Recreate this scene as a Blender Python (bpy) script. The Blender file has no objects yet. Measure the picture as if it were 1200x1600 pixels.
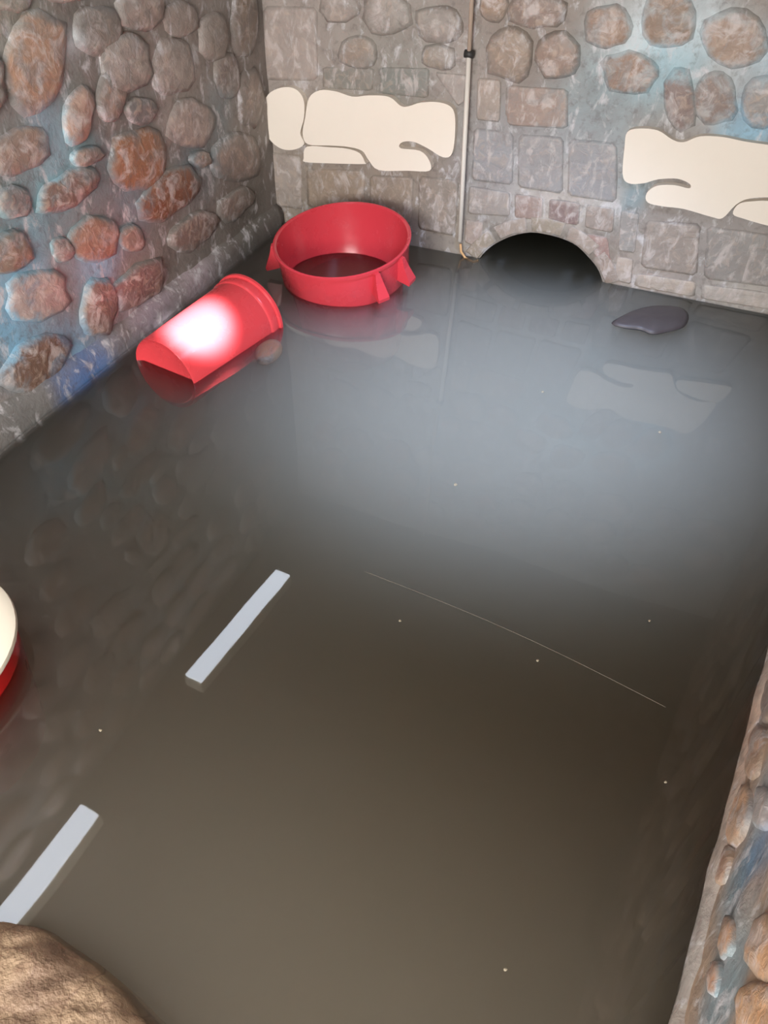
import bpy, bmesh, math, random
from mathutils import Vector, Matrix, noise
from mathutils.geometry import tessellate_polygon
random.seed(7)
S = bpy.context.scene
COL = S.collection

# ---------------------------------------------------------------- camera
F = 1200.0
H = 1.2                                        # eye height above the water, metres
CZ = -Vector((-35, 1275, F)).normalized()      # world axes seen in camera space (x right, y down, z ahead)
CY = Vector((665, -1112, F)).normalized()
CY = (CY - CZ * CY.dot(CZ)).normalized()
CX = CY.cross(CZ)
CAM = Vector((0, 0, H))
def to_world(d): return Vector((d.dot(CX), d.dot(CY), d.dot(CZ)))
cd = bpy.data.cameras.new('camera'); cam = bpy.data.objects.new('camera', cd); COL.objects.link(cam)
right = to_world(Vector((1, 0, 0))); up = to_world(Vector((0, -1, 0))); back = to_world(Vector((0, 0, -1)))
m = Matrix((right, up, back)).transposed().to_4x4(); m.translation = CAM
cam.matrix_world = m
cd.sensor_fit = 'VERTICAL'; cd.sensor_height = 24; cd.lens = 24 * F / 1600
cd.clip_start = 0.01
S.camera = cam

# ---------------------------------------------------------------- light
W = bpy.data.worlds.new('daylight'); S.world = W; W.use_nodes = True
W.node_tree.nodes['Background'].inputs[0].default_value = (0.93, 0.96, 1.0, 1)
W.node_tree.nodes['Background'].inputs[1].default_value = 0.9
def area(name, loc, target, size, power, color):
    l = bpy.data.lights.new(name, 'AREA'); l.shape = 'RECTANGLE'; l.size, l.size_y = size; l.energy = power; l.color = color
    o = bpy.data.objects.new(name, l); COL.objects.link(o); o.location = loc
    o.rotation_euler = (Vector(target) - Vector(loc)).to_track_quat('-Z', 'Y').to_euler(); return o
def spot(name, loc, target, angle, blend, power, color, size=0.02):
    l = bpy.data.lights.new(name, 'SPOT'); l.spot_size = math.radians(angle); l.spot_blend = blend; l.energy = power; l.color = color
    l.shadow_soft_size = size
    o = bpy.data.objects.new(name, l); COL.objects.link(o); o.location = loc
    o.rotation_euler = (Vector(target) - Vector(loc)).to_track_quat('-Z', 'Y').to_euler(); return o
area('doorway_daylight', (-0.3, -1.5, 1.05), (-0.3, 2.4, 0.5), (1.6, 0.8), 68, (1.0, 0.98, 0.95))
area('near_water_fill', (-0.15, -0.30, 1.36), (-0.2, 0.9, 0.0), (1.0, 0.7), 13.5, (1.0, 0.95, 0.88))  # added fill under the ceiling, brightens the near water
spot('back_water_glow_spot', (-0.14, 1.50, 1.38), (-0.36, 1.88, 0), 72, 1.0, 92, (0.55, 0.70, 1.0), 0.12)  # added bluish spot for the glow on the back water; ceiling has no opening
spot('bucket_glare_spot', (-0.35, 0.6, 1.35), (-1.198, 1.605, 0.085), 7.6, 0.9, 1600, (1.0, 0.97, 0.98), 0.02)  # added narrow spot that burns out the side of the fallen bucket
S.view_settings.view_transform = 'Standard'; S.view_settings.look = 'None'
S.view_settings.exposure = 0.75; S.view_settings.gamma = 1.0; S.view_settings.use_curve_mapping = False
S.cycles.max_bounces = 12; S.cycles.volume_bounces = 8; S.cycles.transparent_max_bounces = 16
S.cycles.sample_clamp_indirect = 4

# ---------------------------------------------------------------- helpers
def ray(px, py): return to_world(Vector((px - 600, py - 800, F)))
def on_level(px, py, z=0.0): r = ray(px, py); return CAM + r * ((z - H) / r.z)
class Plane:                                   # a wall: origin, horizontal axis u, up z, normal into the room
    def __init__(s, o, u, n): s.o = Vector(o); s.u = Vector(u).normalized(); s.n = Vector(n).normalized()
    def at(s, u, v, d=0.0): return s.o + s.u * u + Vector((0, 0, v)) + s.n * d
    def uv(s, px, py):
        r = ray(px, py); t = (s.o - CAM).dot(s.n) / r.dot(s.n); p = CAM + r * t
        return ((p - s.o).dot(s.u), p.z)
LEFT = Plane((-1.441, 0, 0), (0, 1, 0), (1, 0, 0))
BACK = Plane((0, 2.54, 0), (1, 0, 0), (0, -1, 0))
ra, rb = Vector((0.283, 0.417, 0)), Vector((0.375, 1.069, 0))
ru = (rb - ra).normalized()
RIGHT = Plane(ra, ru, (-ru.y, ru.x, 0))
CEIL = 1.42; DEEP = -0.62; FRONT = -0.9

def srgb(c):
    return tuple((x / 255 / 12.92) if x / 255 <= 0.04045 else ((x / 255 + 0.055) / 1.055) ** 2.4 for x in c)
def link(name, verts, faces, mat, parent=None, smooth=True, color=None):
    me = bpy.data.meshes.new(name); me.from_pydata([tuple(v) for v in verts], [], faces); me.update()
    bm = bmesh.new(); bm.from_mesh(me); bmesh.ops.recalc_face_normals(bm, faces=bm.faces); bm.to_mesh(me); bm.free()
    for p in me.polygons: p.use_smooth = smooth
    me.materials.append(mat)
    o = bpy.data.objects.new(name, me); COL.objects.link(o)
    if parent: o.parent = parent
    if color: o.color = (*srgb(color), 1)
    return o
def tag(o, label, cat, group=None):
    o['label'] = label; o['category'] = cat
    if group: o['group'] = group
    return o
def structure(o): o['kind'] = 'structure'; return o
def empty(name, loc):
    o = bpy.data.objects.new(name, None); COL.objects.link(o); o.location = loc; o.empty_display_size = 0.05
    bpy.context.view_layer.update(); return o

# ---------------------------------------------------------------- materials
def newmat(name):
    m = bpy.data.materials.new(name); m.use_nodes = True
    nt = m.node_tree; return m, nt, nt.nodes, nt.links, nt.nodes['Principled BSDF']
def tex(nt, scale, detail=4, rough=0.6, coord='Object', stretch=None, dist=0.0):
    tc = nt.nodes.new('ShaderNodeTexCoord'); n = nt.nodes.new('ShaderNodeTexNoise')
    n.inputs['Scale'].default_value = scale; n.inputs['Detail'].default_value = detail; n.inputs['Roughness'].default_value = rough
    n.inputs['Distortion'].default_value = dist
    src = tc.outputs[coord]
    if stretch:
        mp = nt.nodes.new('ShaderNodeMapping'); mp.inputs['Scale'].default_value = stretch; nt.links.new(src, mp.inputs[0]); src = mp.outputs[0]
    nt.links.new(src, n.inputs['Vector']); return n.outputs['Fac']
def rng(nt, src, a, b, c=0.0, d=1.0):
    r = nt.nodes.new('ShaderNodeMapRange'); nt.links.new(src, r.inputs[0])
    for i, v in enumerate((a, b, c, d)): r.inputs[i + 1].default_value = v
    return r.outputs[0]
def mix(nt, fac, A, B, mode='MIX'):
    n = nt.nodes.new('ShaderNodeMix'); n.data_type = 'RGBA'; n.blend_type = mode
    for s, v in ((n.inputs[0], fac), (n.inputs[6], A), (n.inputs[7], B)):
        if hasattr(v, 'is_linked') or hasattr(v, 'links'): nt.links.new(v, s)
        elif isinstance(v, (int, float)): s.default_value = v
        else: s.default_value = (*v, 1)
    return n.outputs[2]
def bump(nt, src, strength, dist=0.01):
    b = nt.nodes.new('ShaderNodeBump'); b.inputs['Strength'].default_value = strength; b.inputs['Distance'].default_value = dist
    nt.links.new(src, b.inputs['Height']); return b.outputs[0]

def mortar_colour(nt):
    a = nt.nodes.new('ShaderNodeVertexColor'); a.layer_name = 'stain'
    n1 = tex(nt, 9, 5, 0.6, dist=0.8); n2 = tex(nt, 44, 4, 0.65, dist=0.3); n3 = tex(nt, 17, 4, 0.65, stretch=(1.5, 1.5, 0.8), dist=0.5)
    c = mix(nt, rng(nt, n1, 0.45, 0.7, 0, 0.4), a.outputs['Color'], srgb((116, 104, 98)))
    c = mix(nt, rng(nt, n3, 0.54, 0.68, 0, 0.75), c, srgb((206, 204, 206)))
    return mix(nt, rng(nt, n2, 0.52, 0.68, 0, 0.4), c, srgb((92, 84, 80)))
def stone_material(name, lime, streak):
    m, nt, N, L, P = newmat(name)
    oi = N.new('ShaderNodeObjectInfo')
    n1 = tex(nt, 16, 4, 0.65, dist=0.8); n2 = tex(nt, 34, 4, 0.6, dist=1.0); n3 = tex(nt, 18, 4, 0.65, stretch=(1.6, 1.6, 0.8) if streak else None, dist=0.8)
    c = mix(nt, rng(nt, n1, 0.4, 0.65, 0, 0.22 if streak else 0.4), oi.outputs['Color'], srgb((104, 86, 78)))
    c = mix(nt, rng(nt, n2, 0.5, 0.66, 0, 0.3 if streak else 0.5), c, srgb((190, 168, 150)))
    c = mix(nt, rng(nt, n3, 0.5, 0.64, 0, lime), c, srgb((202, 192, 188)))
    ed = N.new('ShaderNodeAttribute'); ed.attribute_name = 'edge'
    ad = N.new('ShaderNodeMath'); ad.operation = 'MULTIPLY_ADD'; L.new(n1, ad.inputs[0]); ad.inputs[1].default_value = 2.2; L.new(ed.outputs['Fac'], ad.inputs[2])
    c = mix(nt, rng(nt, ad.outputs[0], 1.15, 1.95, 0, 1.0), c, mortar_colour(nt))
    L.new(c, P.inputs['Base Color']); P.inputs['Roughness'].default_value = 0.5
    L.new(bump(nt, n2, 0.35, 0.01), P.inputs['Normal']); return m
M_STONE = stone_material('rubble_stone', 0.65, False)
M_BLOCK = stone_material('dressed_stone', 0.6, True)
def wall_material():
    m, nt, N, L, P = newmat('limewashed_mortar')
    L.new(mortar_colour(nt), P.inputs['Base Color']); P.inputs['Roughness'].default_value = 0.55
    L.new(bump(nt, tex(nt, 30, 4, 0.6, dist=0.5), 0.35, 0.01), P.inputs['Normal']); return m
M_WALL = wall_material()
def plastic(name, col, rough=0.28, scuff=0.15, sub=0.0):
    m, nt, N, L, P = newmat(name)
    n = tex(nt, 12, 4, 0.6)
    L.new(mix(nt, rng(nt, n, 0.5, 0.75, 0, scuff), srgb(col), srgb([x * 0.8 + 30 for x in col])), P.inputs['Base Color'])
    L.new(rng(nt, n, 0.3, 0.7, rough, rough + 0.12), P.inputs['Roughness']); return m
M_RED = plastic('red_plastic', (204, 60, 70), 0.2)
M_DRED = plastic('deep_red_plastic', (190, 22, 24), 0.25)
M_CREAM = plastic('cream_plastic', (238, 230, 212), 0.4)
M_LIME = plastic('cream_whitewash', (236, 226, 212), 0.85, 0.1)
M_PIPE = plastic('white_conduit', (225, 218, 208), 0.5)
M_DARK = plastic('dark_rubber', (76, 69, 70), 0.45, 0.6)
M_CLIP = plastic('dark_metal', (50, 48, 46), 0.5)
M_TUNNEL = plastic('dark_slimy_pipe', (46, 50, 48), 0.5)
M_MUD = plastic('silt', (88, 78, 64), 0.9)
M_FLECK = plastic('pale_fleck', (150, 140, 120), 0.8)
M_THREAD = plastic('dull_thread', (104, 96, 86), 0.8)
M_PLASTER = stone_material('ceiling_plaster', 0.2, False)
def glow_mat():
    m, nt, N, L, P = newmat('lamp_diffuser')
    P.inputs['Base Color'].default_value = (0.8, 0.8, 0.8, 1); P.inputs['Emission Color'].default_value = (0.80, 0.88, 1.0, 1)
    P.inputs['Emission Strength'].default_value = 6.6; return m
M_LAMP = glow_mat()
def water_material():
    m = bpy.data.materials.new('murky_water'); m.use_nodes = True; nt = m.node_tree; N = nt.nodes; L = nt.links; N.clear()
    out = N.new('ShaderNodeOutputMaterial'); fr = N.new('ShaderNodeFresnel'); fr.inputs[0].default_value = 1.62
    tr = N.new('ShaderNodeBsdfTransparent'); gl = N.new('ShaderNodeBsdfGlossy'); gl.inputs['Roughness'].default_value = 0.02
    mx = N.new('ShaderNodeMixShader'); L.new(fr.outputs[0], mx.inputs[0]); L.new(tr.outputs[0], mx.inputs[1]); L.new(gl.outputs[0], mx.inputs[2])
    n = tex(nt, 3.0, 2, 0.4); b = bump(nt, n, 0.035, 0.02); L.new(b, gl.inputs['Normal']); L.new(b, fr.inputs['Normal'])
    L.new(mx.outputs[0], out.inputs['Surface'])
    ab = N.new('ShaderNodeVolumeAbsorption'); sc = N.new('ShaderNodeVolumeScatter'); ad = N.new('ShaderNodeAddShader')
    ab.inputs['Color'].default_value = (0.62, 0.50, 0.20, 1); ab.inputs['Density'].default_value = 1.9
    sc.inputs['Color'].default_value = (0.95, 0.95, 0.93, 1); sc.inputs['Density'].default_value = 4.8; sc.inputs['Anisotropy'].default_value = 0.0
    L.new(ab.outputs[0], ad.inputs[0]); L.new(sc.outputs[0], ad.inputs[1]); L.new(ad.outputs[0], out.inputs['Volume']); return m
M_WATER = water_material()

# ---------------------------------------------------------------- walls
STAINS = {}
def stain_layer(o, plane, spots, base, keep=True):
    pts = [(*plane.uv(px, py), r, srgb(c)) for px, py, r, c in spots]
    if keep: STAINS[id(plane)] = (pts, srgb(base))
    paint(o, plane, pts, srgb(base))
def paint(o, plane, pts, b):
    me = o.data; at = me.color_attributes.new('stain', 'FLOAT_COLOR', 'POINT')
    for i, v in enumerate(me.vertices):
        p = v.co; u = (p - plane.o).dot(plane.u); z = p.z
        u += 0.05 * noise.noise(p * 9); z += 0.05 * noise.noise(p * 9 + Vector((5, 3, 1)))
        ws = 0.35; c = [x * 0.35 for x in b]
        for (pu, pz, r, k) in pts:
            d2 = ((u - pu) ** 2 + (z - pz) ** 2) / (r * r)
            if d2 < 9:
                w = math.exp(-d2 * 1.2) * 2; ws += w; c = [a + w * q for a, q in zip(c, k)]
        at.data[i].color = (c[0] / ws, c[1] / ws, c[2] / ws, 1)
def wall(name, plane, u0, u1, step, hole=None, rough=0.008):
    nu = max(2, round((u1 - u0) / step)); nv = round((CEIL - DEEP) / step)
    V = []; Fc = []; idx = {}
    def vert(i, j):
        if (i, j) not in idx:
            u = u0 + (u1 - u0) * i / nu; v = DEEP + (CEIL - DEEP) * j / nv
            d = rough * noise.noise(Vector((u * 14, v * 14, 3.1))) if 0 < i < nu else 0
            idx[(i, j)] = len(V); V.append(plane.at(u, v, d))
        return idx[(i, j)]
    hi = None
    if hole:
        hu, hv, hr = hole
        hi = (int((hu - hr * 1.25 - u0) / (u1 - u0) * nu), int((hu + hr * 1.25 - u0) / (u1 - u0) * nu) + 1,
              int((hv - hr * 1.25 - DEEP) / (CEIL - DEEP) * nv), int((hv + hr * 1.25 - DEEP) / (CEIL - DEEP) * nv) + 1)
    for i in range(nu):
        for j in range(nv):
            if hi and hi[0] <= i < hi[1] and hi[2] <= j < hi[3]: continue
            Fc.append([vert(i, j), vert(i + 1, j), vert(i + 1, j + 1), vert(i, j + 1)])
    if hole:
        ring = [(i, hi[2]) for i in range(hi[0], hi[1])] + [(hi[1], j) for j in range(hi[2], hi[3])] + \
               [(i, hi[3]) for i in range(hi[1], hi[0], -1)] + [(hi[0], j) for j in range(hi[3], hi[2], -1)]
        outer = [vert(*q) for q in ring]; inner = []
        for k in outer:
            p = V[k]; u = (p - plane.o).dot(plane.u); a = math.atan2(p.z - hv, u - hu)
            r = hr * (1 + 0.02 * noise.noise(Vector((a * 3, 0, 0))))
            inner.append(len(V)); V.append(plane.at(hu + r * math.cos(a), hv + r * math.sin(a), 0))
        lip = []
        for k in inner: lip.append(len(V)); V.append(V[k] - plane.n * 0.10)
        n = len(outer)
        for q in range(n):
            r = (q + 1) % n
            Fc.append([outer[q], outer[r], inner[r], inner[q]]); Fc.append([inner[q], inner[r], lip[r], lip[q]])
    # thickness behind
    b = len(V); T = -0.2 if not hole else -0.1
    for (u, v) in ((u0, DEEP), (u1, DEEP), (u1, CEIL), (u0, CEIL)): V.append(plane.at(u, v, -0.001)); 
    for (u, v) in ((u0, DEEP), (u1, DEEP), (u1, CEIL), (u0, CEIL)): V.append(plane.at(u, v, T))
    for q in range(4):
        r = (q + 1) % 4; Fc.append([b + q, b + r, b + 4 + r, b + 4 + q])
    if not hole: Fc.append([b + 4, b + 5, b + 6, b + 7])
    o = link(name, V, Fc, M_WALL); structure(o); return o

ARCH_U0 = BACK.uv(750, 402)[0]; ARCH_U1 = BACK.uv(943, 440)[0]; at_top = BACK.uv(840, 363)[1]
au = (ARCH_U0 + ARCH_U1) / 2; half = (ARCH_U1 - ARCH_U0) / 2
# circle through the two waterline points and the crown
av = (at_top ** 2 - half ** 2) / (2 * at_top); ar = at_top - av
print('ARCH', au, av, ar, half)
RU1 = (2.54 - ra.y) / ru.y
wl = wall('wall_left', LEFT, FRONT, 2.54, 0.035)
wb = wall('wall_back', BACK, -1.441, (RIGHT.at(RU1, 0)).x, 0.035, (au, av, ar))
wr = wall('wall_right', RIGHT, -1.3, RU1, 0.035)
GREY = (128, 122, 116)
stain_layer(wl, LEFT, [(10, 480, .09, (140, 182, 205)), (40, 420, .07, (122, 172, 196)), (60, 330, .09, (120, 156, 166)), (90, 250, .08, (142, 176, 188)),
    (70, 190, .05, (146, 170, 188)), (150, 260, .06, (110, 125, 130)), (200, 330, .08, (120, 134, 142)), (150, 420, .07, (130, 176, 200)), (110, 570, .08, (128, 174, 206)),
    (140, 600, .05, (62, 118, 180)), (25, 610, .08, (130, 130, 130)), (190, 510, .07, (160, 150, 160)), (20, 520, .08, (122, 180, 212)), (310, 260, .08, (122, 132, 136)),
    (345, 170, .06, (128, 142, 146)), (225, 180, .06, (108, 106, 106)), (110, 70, .03, (190, 195, 198)), (300, 60, .15, (150, 140, 132)), (380, 150, .12, (140, 130, 122)),
    (10, 20, .08, (150, 146, 136)), (390, 340, .1, (108, 104, 98)), (0, 180, .1, (135, 132, 130)), (250, 100, .12, (158, 146, 138)), (5, 650, .05, (150, 135, 128))], GREY)
stain_layer(wb, BACK, [(470, 60, .25, (158, 148, 140)), (600, 30, .15, (150, 143, 135)), (620, 110, .14, (128, 128, 120)), (700, 100, .12, (166, 158, 152)), (480, 300, .18, (150, 138, 124)),
    (640, 300, .2, (142, 130, 118)), (780, 250, .16, (150, 150, 152)), (900, 240, .14, (150, 152, 154)), (940, 150, .12, (150, 170, 176)), (1000, 60, .08, (210, 222, 226)),
    (1040, 90, .08, (158, 200, 214)), (1090, 30, .08, (196, 208, 212)), (1170, 180, .06, (140, 192, 218)), (1150, 130, .08, (190, 195, 196)), (1195, 120, .07, (180, 212, 226)),
    (985, 300, .05, (120, 150, 160)), (1100, 370, .2, (146, 140, 136)), (1000, 430, .12, (182, 170, 160)), (1150, 460, .12, (176, 170, 162)), (850, 350, .15, (196, 186, 176)), (900, 305, .1, (190, 184, 178)),
    (730, 380, .1, (165, 155, 142)), (800, 60, .15, (136, 124, 114)), (420, 200, .08, (170, 160, 152)), (690, 360, .1, (130, 122, 112))], (146, 138, 130))
stain_layer(wr, RIGHT, [(1180, 1340, .05, (80, 125, 160)), (1150, 1400, .05, (110, 135, 145)), (1120, 1560, .06, (120, 145, 155)), (1190, 1250, .05, (160, 170, 176)), (1170, 1150, .05, (150, 136, 126)),
    (1130, 1300, .04, (150, 130, 110)), (1195, 1120, .04, (140, 132, 128)), (1100, 1450, .03, (150, 146, 138))], (165, 140, 118))

def stone(plane, uvs, h, color, parent, name='stone', mat=None, flat=False, seed=0, veil=0.0):
    """one stone: outline ring in the wall plane, a shoulder ring and a rounded crown"""
    cu = sum(p[0] for p in uvs) / len(uvs); cv = sum(p[1] for p in uvs) / len(uvs); n = len(uvs)
    rings = ((1.0, -0.006), (0.97, h * 0.7), (0.86, h), (0.45, h * 1.05)) if flat else ((1.0, -0.006), (0.93, h * 0.55), (0.76, h * 0.95), (0.4, h * 1.1))
    V = []; Fc = []
    for k, (s, d) in enumerate(rings):
        for i, (u, v) in enumerate(uvs):
            w = noise.noise(Vector((u * 23, v * 23, k + seed))) * (0.5 if not flat else 0.15)
            V.append(plane.at(cu + (u - cu) * s, cv + (v - cv) * s, d + (h * w if k else 0)))
    V.append(plane.at(cu, cv, h * (1.12 if not flat else 1.05)))
    for k in range(len(rings) - 1):
        for i in range(n):
            j = (i + 1) % n; Fc.append([k * n + i, k * n + j, (k + 1) * n + j, (k + 1) * n + i])
    b = (len(rings) - 1) * n
    for i in range(n): Fc.append([b + i, b + (i + 1) % n, len(V) - 1])
    o = link(name, V, Fc, mat or M_STONE, parent, True, color)
    at = o.data.attributes.new('edge', 'FLOAT', 'POINT')
    for i in range(len(V)): at.data[i].value = (1.0, 0.75, 0.2, 0.0, 0.0)[min(4, i // n)] * (0.8 if flat else 1) + veil
    paint(o, plane, *STAINS[id(plane)])
    return o
def blob_uv(plane, x0, y0, x1, y1, ang, seed):
    """irregular outline seen in the photograph inside a box, mapped to the wall plane"""
    cx, cy = (x0 + x1) / 2, (y0 + y1) / 2; rx, ry = (x1 - x0) / 2, (y1 - y0) / 2
    out = []; a0 = math.radians(ang)
    for i in range(15):
        t = 2 * math.pi * i / 15
        c, s = math.cos(t), math.sin(t)
        q = 1 / (abs(c) ** 2.6 + abs(s) ** 2.6) ** (1 / 2.6)
        r = q * (1.10 + 0.26 * noise.noise(Vector((c * 1.7, s * 1.7, seed * 3.7))))
        ex, ey = rx * r * c, ry * r * s
        out.append(plane.uv(cx + ex * math.cos(a0) - ey * math.sin(a0), cy + ex * math.sin(a0) + ey * math.cos(a0)))
    return out
# rubble stones of the left wall: box, tilt, colour
LS = [(8, 22, 102, 172, 8, (172, 138, 116)), (112, 8, 186, 88, 0, (136, 126, 117)), (158, 52, 232, 148, -10, (182, 166, 156)), (236, 60, 300, 150, 0, (176, 162, 152)),
      (100, 138, 141, 222, 8, (170, 142, 128)), (148, 112, 194, 184, 4, (160, 130, 116)), (-24, 205, 74, 268, -30, (146, 126, 114)), (52, 270, 158, 320, -30, (124, 103, 94)),
      (175, 200, 256, 304, 0, (152, 108, 80)), (208, 274, 312, 332, -38, (128, 84, 62)), (260, 155, 332, 230, 10, (166, 150, 142)), (334, 84, 372, 152, 0, (122, 106, 100)),
      (328, 208, 408, 284, -30, (150, 132, 122)), (-28, 362, 46, 424, -30, (136, 116, 102)), (110, 336, 182, 408, -12, (148, 116, 98)), (8, 418, 106, 504, -12, (172, 154, 148)),
      (168, 418, 262, 470, -38, (122, 98, 94)), (124, 434, 178, 526, 8, (134, 110, 102)), (258, 340, 340, 384, -38, (130, 108, 100)), (-6, 534, 116, 598, -40, (118, 92, 78)),
      (186, -20, 250, 48, 0, (168, 150, 140)), (254, 2, 308, 58, 0, (164, 148, 138)), (312, 20, 352, 92, 4, (152, 140, 130)), (360, -16, 402, 84, 0, (138, 122, 108)),
      (372, 110, 408, 196, 0, (156, 140, 130)), (196, 150, 244, 194, 0, (120, 114, 112)), (336, 300, 398, 338, -38, (132, 114, 106)), (-30, 90, 2, 180, 0, (140, 134, 128)),
      (-20, -30, 44, 16, 0, (150, 150, 140)), (60, -60, 140, 4, 0, (170, 154, 142)), (298, 236, 326, 262, -20, (140, 124, 114)), (112, 228, 158, 258, -20, (138, 124, 116)), (-6, 292, 44, 340, -20, (132, 126, 124)), (186, 352, 224, 392, -20, (140, 120, 110)), (78, 372, 112, 408, -10, (142, 130, 126)), (20, 196, 60, 200, 0, (150, 130, 120))]
for i, (x0, y0, x1, y1, a, c) in enumerate(LS[:-1]):
    stone(LEFT, blob_uv(LEFT, x0, y0, x1, y1, a, i), 0.010 + 0.008 * random.random(), c, wl, seed=i, veil=0.35 if (y0 < 130 and x0 > 105) or (x0 > 300) else 0.0)
# stones of the left wall outside the frame (above it and towards the camera)
def filler(plane, u0, u1, v0, v1, step, parent, skip, seed):
    rnd = random.Random(seed); v = v0; k = 0
    while v < v1:
        u = u0 + rnd.random() * step * 0.5
        while u < u1:
            w = step * (0.8 + 0.5 * rnd.random())
            if not skip(u, v):
                pts = []
                for i in range(10):
                    t = 2 * math.pi * i / 10; r = 1 + 0.2 * noise.noise(Vector((math.cos(t), math.sin(t), k * 2.3)))
                    pts.append((u + w * 0.44 * r * math.cos(t), v + step * 0.36 * r * math.sin(t)))
                c = rnd.choice([(150, 130, 118), (132, 112, 100), (168, 150, 138), (140, 106, 86)])
                stone(plane, pts, 0.016, c, parent, seed=k)
            u += w; k += 1
        v += step * 0.82
def in_frame(plane, u, v, pad=15):
    d = plane.at(u, v) - CAM; c = CX * d.x + CY * d.y + CZ * d.z
    if c.z <= 0: return False
    x, y = 600 + F * c.x / c.z, 800 + F * c.y / c.z
    return -pad < x < 1200 + pad and -pad < y < 1600 + pad
filler(LEFT, -0.75, 2.4, 0.22, 1.36, 0.19, wl, lambda u, v: in_frame(LEFT, u, v, 75), 3)
filler(BACK, -1.3, 0.45, 0.95, 1.36, 0.19, wb, lambda u, v: in_frame(BACK, u, v, 60), 4)
filler(RIGHT, -1.1, RU1 - 0.1, 0.16, 1.36, 0.19, wr, lambda u, v: in_frame(RIGHT, u, v, 60), 5)

# rubble of the back wall
BS = [(798, -14, 882, 44, 5, (138, 120, 110)), (916, 8, 986, 74, 0, (152, 128, 112)), (1006, -12, 1082, 76, 10, (142, 122, 106)), (940, 80, 1026, 144, 8, (146, 118, 100)),
      (1098, 18, 1200, 104, 0, (156, 134, 118)), (1036, 108, 1086, 202, -6, (134, 116, 110)), (1088, 112, 1152, 194, 0, (138, 122, 114)), (764, 44, 832, 124, 0, (156, 138, 122)),
      (836, 50, 908, 122, 0, (150, 130, 118)), (500, -10, 560, 34, 0, (160, 150, 142)), (566, -8, 640, 52, 0, (164, 156, 148)), (532, 58, 590, 104, 0, (152, 136, 122)),
      (652, 10, 722, 64, 0, (160, 152, 144)), (660, 70, 712, 108, 10, (156, 142, 126)), (750, -20, 794, 34, 0, (150, 128, 110)), (1160, 120, 1230, 200, 0, (150, 146, 142))]
for i, (x0, y0, x1, y1, a, c) in enumerate(BS):
    stone(BACK, blob_uv(BACK, x0, y0, x1, y1, a, i + 40), 0.009 + 0.005 * random.random(), c, wb, seed=i, veil=0.1 if x0 > 740 else 0.4)
# dressed blocks of the back wall: four corners in the photograph
BQ = [((410, 8), (496, 10), (498, 128), (412, 126), (166, 154, 146)), ((504, 104), (586, 106), (584, 142), (504, 138), (132, 130, 122)), ((592, 104), (672, 106), (670, 154), (592, 146), (128, 130, 124)),
      ((678, 112), (730, 116), (726, 160), (716, 166), (164, 156, 150)), ((420, 236), (472, 244), (474, 328), (424, 322), (160, 150, 142)), ((478, 262), (572, 266), (570, 330), (480, 324), (152, 136, 120)),
      ((578, 272), (648, 276), (644, 352), (576, 340), (146, 132, 118)), ((654, 274), (718, 280), (712, 370), (652, 358), (140, 130, 120)),
      ((790, 132), (890, 138), (888, 202), (788, 196), (158, 140, 130)), ((746, 120), (784, 124), (782, 192), (744, 188), (160, 148, 138)),
      ((740, 198), (804, 206), (802, 290), (736, 282), (150, 150, 152)), ((810, 208), (882, 214), (880, 304), (808, 293), (152, 150, 150)), ((888, 216), (966, 222), (964, 318), (886, 306), (150, 150, 152)),
      ((732, 290), (798, 300), (798, 338), (730, 334), (152, 144, 138)), ((804, 302), (850, 308), (848, 344), (804, 340), (150, 130, 122)), ((858, 310), (908, 317), (905, 352), (856, 346), (132, 112, 108)),
      ((916, 318), (962, 325), (958, 364), (913, 355), (148, 136, 128)), ((728, 342), (756, 346), (752, 388), (726, 378), (158, 142, 132)),
      ((914, 363), (950, 370), (958, 436), (944, 432), (148, 120, 112)), ((970, 326), (1000, 332), (992, 396), (966, 392), (150, 146, 142)),
      ((1008, 342), (1096, 350), (1090, 432), (1000, 418), (150, 140, 132)), ((1104, 352), (1210, 366), (1210, 450), (1098, 436), (146, 142, 138)),
      ((994, 426), (1090, 440), (1086, 464), (990, 446), (178, 166, 154)), ((1096, 443), (1210, 458), (1210, 484), (1094, 466), (178, 170, 162)), ((964, 400), (990, 404), (986, 444), (960, 438), (172, 158, 146)),
      ((1090, 208), (1210, 214), (1210, 218), (1090, 212), (150, 160, 164))]
for i, (a, b, c, d, colr) in enumerate(BQ[:-1]):
    q = [BACK.uv(*p) for p in (a, b, c, d)]; pts = []
    for k in range(4):
        p0, p1 = q[k], q[(k + 1) % 4]
        for t in (0.07, 0.5, 0.93): pts.append((p0[0] + (p1[0] - p0[0]) * t, p0[1] + (p1[1] - p0[1]) * t))
    stone(BACK, pts, 0.0045, colr, wb, 'block', M_BLOCK, True, i)
# cut stones that ring the culvert mouth
n = 7
for k in range(n):
    a0 = math.pi * (k + 0.06) / n; a1 = math.pi * (k + 0.94) / n
    r0, r1 = ar + 0.006, ar + 0.055
    ring = [(r0, a0), (r0, (a0 + a1) / 2), (r0, a1), (r1, a1), (r1, (a0 + a1) / 2), (r1, a0)]
    pts = [(au + r * math.cos(a), av + r * math.sin(a)) for r, a in ring]
    stone(BACK, pts, 0.006, random.choice([(146, 134, 118), (152, 138, 126), (140, 124, 112)]), wb, 'block', M_BLOCK, True, k + 60)
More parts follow.
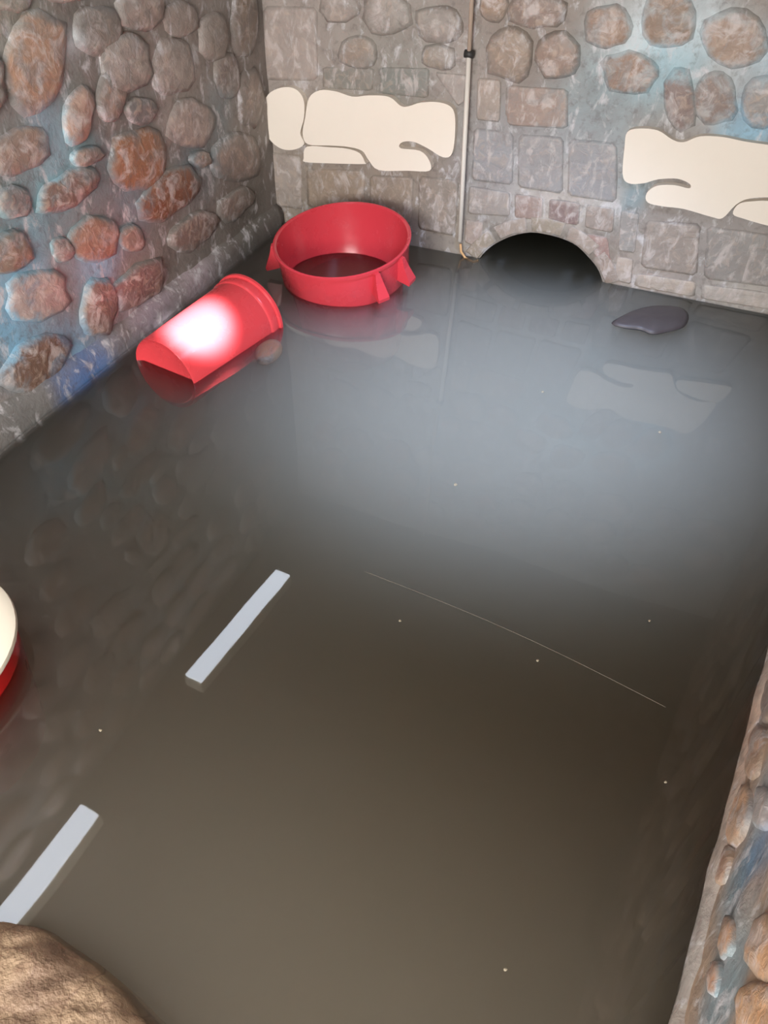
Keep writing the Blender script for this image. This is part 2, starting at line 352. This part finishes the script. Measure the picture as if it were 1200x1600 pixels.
# stones of the right wall, seen very obliquely
RS = [(1166, 1130, 1196, 1215, 8, (176, 142, 120)), (1138, 1226, 1172, 1318, 14, (190, 150, 118)), (1122, 1320, 1142, 1386, 12, (160, 124, 104)), (1182, 1230, 1206, 1300, 5, (168, 160, 156)),
      (1130, 1432, 1150, 1500, 10, (190, 146, 112)), (1172, 1428, 1240, 1530, 14, (200, 156, 118)), (1112, 1500, 1128, 1560, 10, (170, 130, 106)), (1150, 1540, 1230, 1630, 16, (206, 160, 118)), (1192, 1060, 1216, 1130, 4, (140, 126, 120))]
for i, (x0, y0, x1, y1, a, c) in enumerate(RS):
    stone(RIGHT, blob_uv(RIGHT, x0, y0, x1, y1, a, i + 80), 0.007, c, wr, seed=i, veil=0.2)

# plaster ledges along the waterline
def ledge(name, plane, u0, u1, top, out, spots, base):
    V = []; Fc = []; n = int((u1 - u0) / 0.03)
    for i in range(n + 1):
        u = u0 + (u1 - u0) * i / n; e = 0.006 * noise.noise(Vector((u * 11, 0, 7)))
        for (v, d) in ((DEEP, -0.01), (DEEP, out), (-0.02, out + e), (top(u) - 0.02, out * 0.9 + e), (top(u), out * 0.55 + e), (top(u) + 0.02, -0.01)): V.append(plane.at(u, v + (e if v > -0.1 else 0), d))
    for i in range(n):
        for k in range(5): a = i * 6 + k; Fc.append([a, a + 6, a + 7, a + 1])
    Fc.append([0, 1, 2, 3, 4, 5]); Fc.append([n * 6 + k for k in range(6)])
    o = link(name, V, Fc, M_WALL); structure(o); stain_layer(o, plane, spots, base, False); return o
p1 = LEFT.uv(0, 640); p2 = LEFT.uv(330, 418)
print('LEDGE', p1, p2, LEFT.uv(110, 560), LEFT.uv(410, 300))
ledge('trim_1', LEFT, FRONT + 0.01, 2.53, lambda u: max(0.05, p1[1] + (p2[1] - p1[1]) * (u - p1[0]) / (p2[0] - p1[0])), 0.03,
      [(120, 600, .08, (80, 128, 190)), (40, 660, .08, (112, 112, 110)), (230, 500, .08, (150, 140, 150)), (300, 445, .08, (168, 155, 160)), (390, 340, .15, (96, 94, 88)), (180, 560, .05, (140, 140, 150))], (120, 116, 112))
ledge('trim_2', RIGHT, -1.25, RU1 - 0.02, lambda u: 0.035, 0.012, [(1150, 1200, .1, (190, 160, 140)), (1080, 1500, .1, (158, 152, 146))], (165, 150, 138))

# culvert behind the back wall
V = []; Fc = []; n = 40
for k, y in enumerate((2.63, 2.75, 3.0, 3.3, 3.6)):
    for i in range(n):
        a = 2 * math.pi * i / n; V.append(Vector((au + (ar + 0.012) * math.cos(a), y, av + (ar + 0.012) * math.sin(a))))
for k in range(4):
    for i in range(n): j = (i + 1) % n; Fc.append([k * n + i, k * n + j, (k + 1) * n + j, (k + 1) * n + i])
Fc.append([4 * n + i for i in range(n)])
structure(link('trim_3', V, Fc, M_TUNNEL))

def slab(name, x0, y0, z0, x1, y1, z1, mat, color=None):
    V = [(x, y, z) for z in (z0, z1) for (x, y) in ((x0, y0), (x1, y0), (x1, y1), (x0, y1))]
    return link(name, V, [[0, 1, 2, 3], [4, 5, 6, 7], [0, 1, 5, 4], [1, 2, 6, 5], [2, 3, 7, 6], [3, 0, 4, 7]], mat, None, False, color)
XR = RIGHT.at(RU1, 0).x + 0.2
structure(slab('floor', -1.6, FRONT, DEEP - 0.06, XR, 2.63, DEEP, M_MUD))
structure(slab('ceiling', -1.6, FRONT, CEIL, XR, 2.63, CEIL + 0.08, M_PLASTER, (120, 110, 100)))

# ---------------------------------------------------------------- murky flood water: one closed body with a gently uneven surface
V = []; Fc = []; nx = 50; Y0, Y1 = FRONT + 0.01, 3.55
rows = [Y0 + (2.528 - Y0) * j / 70 for j in range(71)] + [2.535 + (Y1 - 2.535) * j / 12 for j in range(13)]; ny = len(rows) - 1
def span(y):
    if y > 2.53: return au - half * 0.98, au + half * 0.98
    return -1.402, ra.x + ru.x / ru.y * (y - ra.y) - 0.012
for j, y in enumerate(rows):
    for i in range(nx + 1):
        X0, X1 = span(y); x = X0 + (X1 - X0) * i / nx
        V.append(Vector((x, y, 0.0006 * noise.noise(Vector((x * 5, y * 5, 0))))))
for j in range(ny):
    for i in range(nx): a = j * (nx + 1) + i; Fc.append([a, a + 1, a + nx + 2, a + nx + 1])
b = len(V)
for y in rows: V += [Vector((span(y)[0], y, DEEP + 0.004)), Vector((span(y)[1], y, DEEP + 0.004))]
for j in range(ny):
    q = b + 2 * j; a = j * (nx + 1)
    Fc += [[q, q + 1, q + 3, q + 2], [q, q + 2, a + nx + 1, a], [q + 1, q + 3, a + 2 * nx + 1, a + nx]]
Fc.append([b, b + 1] + list(range(nx, -1, -1))); Fc.append([b + 2 * ny, b + 2 * ny + 1] + [ny * (nx + 1) + i for i in range(nx, -1, -1)])
water = link('flood_water', V, Fc, M_WATER); water['kind'] = 'stuff'
tag(water, 'murky grey-brown flood water covering the whole floor', 'water')

# ---------------------------------------------------------------- vessels
def lathe(profile, seg=56):
    V = []; Fc = []; n = len(profile)
    for i in range(seg):
        a = 2 * math.pi * i / seg
        for r, z in profile: V.append(Vector((r * math.cos(a), r * math.sin(a), z)))
    for i in range(seg):
        for k in range(n - 1): a = i * n + k; c = ((i + 1) % seg) * n + k; Fc.append([a, c, c + 1, a + 1])
    return V, Fc
def part(name, VF, mat, parent, smooth=True):
    o = link(name, VF[0], VF[1], mat, parent, smooth); return o
def autosmooth(o, deg=40):
    me = o.data
    bm = bmesh.new(); bm.from_mesh(me)
    for e in bm.edges:
        if len(e.link_faces) == 2 and e.calc_face_angle(0) > math.radians(deg): e.smooth = False
    bm.to_mesh(me); bm.free()
def fin(ang, r, ztop, zbot, out, thick):
    """a flared ear that stands out from the collar"""
    prof = [(r - 0.008, ztop - 0.004), (r + out * 0.35, ztop - 0.006), (r + out * 0.55, (ztop * 0.6 + zbot * 0.4)), (r + out, zbot + 0.012), (r + out * 0.95, zbot), (r - 0.012, zbot + 0.006)]
    V = []; Fc = []; n = len(prof)
    for s in (-1, 1):
        for k, (q, z) in enumerate(prof):
            w = thick * (0.6 + 0.9 * (k in (3, 4)) + 0.4 * (k in (2, 5)))
            p = Vector((q, s * w, z)); p.rotate(Matrix.Rotation(ang, 3, 'Z').to_quaternion()); V.append(p)
    Fc.append(list(range(n))); Fc.append(list(range(n, 2 * n)))
    for k in range(n): j = (k + 1) % n; Fc.append([k, j, n + j, n + k])
    return V, Fc
def bucket(name, rt, rb, h, collar, mat, ears=None, step=0.012):
    """collared bucket, base centre at its origin"""
    root = empty(name, (0, 0, 0))
    rc = rb + (rt - rb) * (h - collar) / h - step           # body radius just under the collar
    body = part('body', lathe([(0.0, 0.012), (rb - 0.02, 0.012), (rb - 0.008, 0.004), (rb - 0.003, 0.0), (rb, 0.006), (rc, h - collar), (rc - 0.004, h - collar), (rb - 0.006, 0.02), (0, 0.018)]), mat, root)
    # inside skin carries on up into the collar
    col = part('collar', lathe([(rc - 0.002, h - collar - 0.004), (rt - step, h - collar), (rt - step + 0.003, h - collar + 0.005), (rt - 0.004, h - 0.012), (rt + 0.003, h - 0.010), (rt + 0.004, h - 0.002), (rt - 0.002, h), (rt - 0.008, h - 0.004), (rc - 0.006, h - collar - 0.01), (rc - 0.03, h - collar - 0.05), (rc - 0.012, h - collar - 0.06)]), mat, root)
    autosmooth(body); autosmooth(col)
    for a in ears or []:
        part('handle_ear', fin(math.radians(a), rt - 0.004, h - 0.005, h - 0.005 - collar * 0.72, 0.045, 0.013), mat, root, False)
    return root
# the upright one
R1 = 0.222
b1 = bucket('bucket', R1, 0.172, 0.42, 0.125, M_RED, ears=[201, -38, -10])
b1.location = (-1.005, 2.265, -0.275)
b1.rotation_euler = (math.radians(9), math.radians(-2), 0)
tag(b1, 'large red plastic bucket standing upright in the water, dark water inside', 'bucket')
# the overturned one
b2 = bucket('bucket', 0.125, 0.110, 0.38, 0.045, plastic('bright_red_plastic', (214, 66, 72), 0.2), ears=[], step=0.004)
pb = Vector((-1.238, 1.478, -0.010)); pm = Vector((-1.168, 1.905, 0.010)); ax = (pm - pb).normalized()
b2.rotation_euler = ax.to_track_quat('Z', 'Y').to_euler(); b2.location = pb
tag(b2, 'red plastic bucket lying on its side half sunk, brightly lit, beside the left wall', 'bucket')
# covered drum at the left edge
pd = on_level(-164, 1018, 0.06); b3 = empty('drum', (pd.x, pd.y, -0.26))
part('body', lathe([(0.0, 0.0), (0.165, 0.0), (0.172, 0.008), (0.196, 0.30), (0.196, 0.305), (0.0, 0.305)]), M_DRED, b3)
lid = part('lid', lathe([(0.0, 0.322), (0.12, 0.322), (0.135, 0.327), (0.19, 0.327), (0.203, 0.322), (0.205, 0.316), (0.204, 0.312), (0.198, 0.311), (0.198, 0.308), (0.0, 0.308)]), M_CREAM, b3)
lid['label'] = 'cream rounded lid'; autosmooth(lid)
tag(b3, 'dark red drum with a cream lid standing in the water at the left edge', 'drum')

# ---------------------------------------------------------------- whitewashed patches on the back wall
def smooth_closed(pts, sub=4):
    out = []; n = len(pts)
    for i in range(n):
        p0, p1, p2, p3 = (pts[(i + k - 1) % n] for k in range(4))
        for s in range(sub):
            t = s / sub
            out.append(tuple(0.5 * (2 * b + (c - a) * t + (2 * a - 5 * b + 4 * c - d) * t * t + (3 * b - a - 3 * c + d) * t ** 3) for a, b, c, d in zip(p0, p1, p2, p3)))
    return out
def patch(name, pts, parent, th=0.024, mat=None):
    uv = [BACK.uv(*p) for p in smooth_closed(pts)]; n = len(uv)
    V = [BACK.at(u, v, th) for u, v in uv] + [BACK.at(u, v, -0.01) for u, v in uv]
    tri = tessellate_polygon([[Vector((u, v, 0)) for u, v in uv]])
    Fc = [list(t) for t in tri] + [[k + n for k in t][::-1] for t in tri] + [[i, (i + 1) % n, n + (i + 1) % n, n + i] for i in range(n)]
    o = link(name, V, Fc, mat or M_LIME, None, False)
    if parent: o.parent = parent
    return o
w1 = empty('whitewash_patch', (0, 0, 0))
patch('round_lobe', [(416, 170), (424, 145), (445, 134), (466, 136), (479, 152), (480, 180), (474, 205), (480, 222), (462, 231), (440, 227), (420, 205)], w1)
patch('main_lobe', [(482, 180), (488, 150), (505, 138), (530, 140), (556, 148), (580, 146), (612, 148), (630, 162), (642, 163), (662, 157), (692, 157), (712, 168), (715, 200), (710, 236), (696, 242),
      (672, 228), (650, 218), (632, 219), (630, 228), (660, 232), (674, 246), (675, 263), (640, 263), (596, 262), (580, 246), (570, 232), (548, 226), (520, 224), (486, 222), (478, 205)], w1, 0.025)
patch('lower_lobe', [(484, 226), (520, 227), (546, 229), (566, 236), (574, 250), (572, 253), (520, 252), (482, 250), (479, 244)], w1, 0.023)
tag(w1, 'cream painted scalloped patch on the back wall above the upright red bucket', 'painted patch')
w2 = empty('whitewash_patch', (0, 0, 0))
patch('main_lobe', [(978, 225), (982, 203), (1000, 197), (1030, 200), (1052, 214), (1070, 218), (1095, 209), (1130, 210), (1165, 217), (1200, 222), (1240, 228), (1240, 312), (1205, 304), (1170, 306), (1150, 316), (1130, 336), (1112, 334),
      (1070, 322), (1038, 318), (1014, 312), (1012, 298), (1028, 286), (1056, 285), (1078, 290), (1079, 283), (1060, 275), (1030, 276), (1008, 282), (984, 282), (975, 268)], w2, 0.025)
patch('lower_lobe', [(1146, 330), (1156, 314), (1180, 310), (1205, 310), (1240, 318), (1240, 356), (1200, 348), (1165, 338)], w2, 0.023)
tag(w2, 'cream painted scalloped patch on the back wall right of the dark culvert mouth', 'painted patch')

# ---------------------------------------------------------------- conduit down the back wall
def tube(pts, r, seg=8):
    V = []; Fc = []
    for i, p in enumerate(pts):
        t = (pts[min(i + 1, len(pts) - 1)] - pts[max(i - 1, 0)]).normalized()
        a = t.orthogonal().normalized(); b = t.cross(a)
        if i and a.dot(pa) < 0: a, b = -a, -b
        if i: a = (pa - t * pa.dot(t)).normalized(); b = t.cross(a)
        pa = a
        for k in range(seg): w = 2 * math.pi * k / seg; V.append(p + (a * math.cos(w) + b * math.sin(w)) * r)
    for i in range(len(pts) - 1):
        for k in range(seg): j = (k + 1) % seg; Fc.append([i * seg + k, i * seg + j, (i + 1) * seg + j, (i + 1) * seg + k])
    Fc.append(list(range(seg))); Fc.append([(len(pts) - 1) * seg + k for k in range(seg)])
    return V, Fc
def bk(px, py, d): return BACK.at(*BACK.uv(px, py), d)
pc = empty('conduit', BACK.at(*BACK.uv(722, 372), 0.02))
ipc = pc.matrix_world.inverted()
def under(VF, inv): return [inv @ v for v in VF[0]], VF[1]
d0 = bk(737, 84, 0.026); d1 = bk(722, 372, 0.026); top = d0 + (d0 - d1).normalized() * 1.0
top = d0 + (d0 - d1) * ((CEIL - d0.z) / (d0.z - d1.z))
part('pipe', under(tube([d0, d1], 0.0078), ipc), M_PIPE, pc)
part('upper_pipe', under(tube([top, d0 + (d0 - d1) * 0.015], 0.0068), ipc), plastic('stained_conduit', (186, 166, 148), 0.6), pc)
cl = d0 + (d0 - d1) * 0.0075
part('clip', under(tube([cl + Vector((-0.014, 0, 0)), cl + Vector((0.014, 0, 0))], 0.011), ipc), M_CLIP, pc)
part('tail', under(tube([bk(722, 378, .018), bk(723, 390, .018), bk(730, 400, .02), bk(742, 405, .022), bk(750, 404, .02)], 0.0045), ipc), plastic('orange_cable', (205, 160, 110), 0.5), pc)
tag(pc, 'thin white vertical conduit running down the back wall between the painted patches', 'conduit')

# ---------------------------------------------------------------- dark thing afloat near the back wall
def blob(outline, z, h, mat, name, parent=None):
    c = Vector((sum(p.x for p in outline), sum(p.y for p in outline), 0)) / len(outline); c.z = z
    V = []; Fc = []; n = len(outline); rings = ((0.7, -0.8 * h), (0.97, -0.3 * h), (1.0, 0.0), (0.88, 0.55 * h), (0.55, 0.9 * h), (0.2, h))
    for s, dz in rings:
        for p in outline: q = Vector((p.x - c.x, p.y - c.y, 0)) * s; q.z = dz * (1 + 0.25 * noise.noise(p * 12)); V.append(q)
    for k in range(len(rings) - 1):
        for i in range(n): j = (i + 1) % n; Fc.append([k * n + i, k * n + j, (k + 1) * n + j, (k + 1) * n + i])
    Fc.append(list(range(n))); Fc.append([(len(rings) - 1) * n + i for i in range(n)])
    o = link(name, V, Fc, mat, parent); o.location = c; return o
ol = [on_level(x, y) for x, y in smooth_closed([(955, 505), (975, 492), (1000, 482), (1030, 478), (1062, 480), (1076, 492), (1070, 510), (1045, 518), (1020, 522), (1000, 515), (975, 512)], 3)]
dk = blob(ol, 0.0, 0.014, M_DARK, 'floating_debris')
tag(dk, 'dark purplish-grey pointed lump afloat beside the back wall right of the culvert', 'debris')

# submerged stone beside the overturned bucket
ol = [on_level(x, y, -0.03) for x, y in smooth_closed([(398, 548), (415, 536), (432, 534), (442, 542), (436, 556), (418, 568), (402, 566)], 2)]
sb = blob(ol, -0.03, 0.022, M_STONE, 'submerged_stone'); sb.color = (*srgb((200, 160, 130)), 1)
tag(sb, 'small pale stone just under the water beside the red bucket on its side', 'stone')

# ---------------------------------------------------------------- near masonry at bottom left
edge = [(-60, 1436), (0, 1442), (30, 1444), (72, 1456), (112, 1482), (152, 1512), (188, 1545), (218, 1580), (240, 1612)]
uvs = [on_level(x, y, -0.004) for x, y in edge]
base = uvs[0]; V = []; Fc = []
inner = Vector((-0.95, -0.2, 0))
n = len(uvs)
prof = [(1.12, DEEP), (1.06, -0.15), (1.02, -0.02), (1.0, -0.006)] + [(q, 0.042 * (1 - q ** 9)) for q in (0.985, 0.97, 0.95, 0.925, 0.9, 0.87, 0.84, 0.81, 0.77, 0.72, 0.65, 0.55, 0.4, 0.2, 0.02)]
ctr = Vector((-0.85, -0.05, 0))
outl = uvs + [Vector((-0.325, 0.07, 0)), Vector((-0.30, -0.05, 0)), Vector((-0.31, -0.2, 0)), Vector((-0.4, -0.38, 0)), Vector((-0.7, -0.55, 0)), Vector((-0.95, -0.58, 0)), Vector((-1.25, -0.6, 0)), Vector((-1.27, -0.3, 0)), Vector((-1.25, -0.1, 0)), Vector((-1.15, 0.04, 0)), Vector((-0.95, 0.10, 0))]
outl = [Vector((*p, 0)) for p in smooth_closed([(p.x, p.y) for p in outl], 5)]
print('SEG', len(outl))
for s, z in prof:
    for p in outl:
        q = ctr + (p - ctr) * s; e = noise.noise(Vector((q.x * 14, q.y * 14, z * 9)))
        V.append(Vector((q.x, q.y, z + (0.010 * e + 0.012 * abs(noise.noise(q * 23)) if z > -0.1 else 0))) + (p - ctr).normalized() * 0.006 * e)
n = len(outl)
for k in range(len(prof) - 1):
    for i in range(n): j = (i + 1) % n; Fc.append([k * n + i, k * n + j, (k + 1) * n + j, (k + 1) * n + i])
Fc.append(list(range(n))); Fc.append([(len(prof) - 1) * n + i for i in range(n)])
m, nt, N, L, P = newmat('sandstone')
a = tex(nt, 11, 3, 0.5, dist=0.2); c2 = tex(nt, 30, 4, 0.6)
col = mix(nt, rng(nt, a, 0.38, 0.62), srgb((120, 98, 80)), srgb((168, 144, 116)))
col = mix(nt, rng(nt, c2, 0.55, 0.72, 0, 0.6), col, srgb((120, 92, 74)))
vo = N.new('ShaderNodeTexVoronoi'); vo.feature = 'DISTANCE_TO_EDGE'; vo.inputs['Scale'].default_value = 9
tc = N.new('ShaderNodeTexCoord'); wv = N.new('ShaderNodeVectorMath'); wv.operation = 'MULTIPLY_ADD'; nn = N.new('ShaderNodeTexNoise'); nn.inputs['Scale'].default_value = 12
L.new(tc.outputs['Object'], nn.inputs['Vector']); L.new(nn.outputs['Color'], wv.inputs[0]); wv.inputs[1].default_value = (0.08, 0.08, 0.08); L.new(tc.outputs['Object'], wv.inputs[2]); L.new(wv.outputs[0], vo.inputs['Vector'])
col = mix(nt, rng(nt, vo.outputs['Distance'], 0.0, 0.03, 0.55, 0), col, srgb((96, 72, 58)))
L.new(col, P.inputs['Base Color']); P.inputs['Roughness'].default_value = 0.6; L.new(bump(nt, c2, 0.5, 0.02), P.inputs['Normal'])
rock = link('stone_ledge', V, Fc, m)
tag(rock, 'tan wet sandstone ledge just above the water at the bottom left corner', 'stone')

# ---------------------------------------------------------------- strip lamps whose reflections lie on the water
def strip_lamp(y0, y1, x, z, w):
    root = empty('strip_light', (x, (y0 + y1) / 2, CEIL)); root.rotation_euler.z = -math.radians(4.3); h = (y1 - y0) / 2; zz = z - CEIL
    def box(nm, hw, za, zb, hl, mat):
        V = [Vector((sx, sy, s)) for s in (za, zb) for sx, sy in ((-hw, -hl), (hw, -hl), (hw, hl), (-hw, hl))]
        o = link(nm, V, [[0, 1, 2, 3], [4, 5, 6, 7], [0, 1, 5, 4], [1, 2, 6, 5], [2, 3, 7, 6], [3, 0, 4, 7]], mat, root, False); return o
    box('diffuser', w / 2, zz, zz + 0.012, h, M_LAMP); box('housing', w / 2 + 0.003, zz + 0.012, 0.0, h + 0.005, M_CREAM); return root
l1 = strip_lamp(1.355, 1.99, -1.267, 1.35, 0.072)
tag(l1, 'white strip light under the ceiling over the red buckets, mirrored in mid water', 'lamp')
l2 = strip_lamp(0.25, 0.755, -1.355, 1.35, 0.072)
tag(l2, 'white strip light nearer the stone ledge, mirrored at the lower left', 'lamp')

# ---------------------------------------------------------------- flecks and a thread afloat
FL = ['tiny pale fleck right of the mid-water strip reflection, below the thread', 'tiny pale fleck at the lower edge of the bluish haze in mid water',
      'tiny pale fleck lowest in the photo, near the bottom edge', 'tiny pale fleck between the drum and the lower strip reflection', 'tiny pale fleck just below the middle of the floating thread',
      'tiny pale fleck below the mirrored right-hand painted patch', 'tiny pale fleck lower right, below the far end of the floating thread', 'tiny pale fleck on the water in front of the culvert, furthest back',
      'tiny pale fleck above the right end of the floating thread']
for i, (x, y, s) in enumerate([(625, 970, 3.2), (712, 757, 4), (790, 1515, 4.5), (157, 1141, 4), (840, 1032, 3.2), (1031, 675, 3.5), (1040, 1222, 3.5), (848, 612, 3), (1015, 970, 3)]):
    ol = [on_level(x + s * 0.75 * math.cos(t), y + s * 0.6 * math.sin(t) * (1 + 0.3 * math.sin(3 * t + i))) for t in [k * math.pi / 4 for k in range(8)]]
    o = blob(ol, 0.0, 0.0012, M_FLECK, 'floating_fleck')
    tag(o, FL[i], 'debris', 'pale flecks floating on the water')
th = [on_level(570 + 470 * t, 893 + 212 * t + 10 * math.sin(t * 3.14) * -1, 0.0012) for t in [k / 40 for k in range(41)]]
o = link('floating_thread', *tube(th, 0.0005, 6), M_THREAD)
tag(o, 'long thin faint thread lying on the water right of the centre', 'debris')
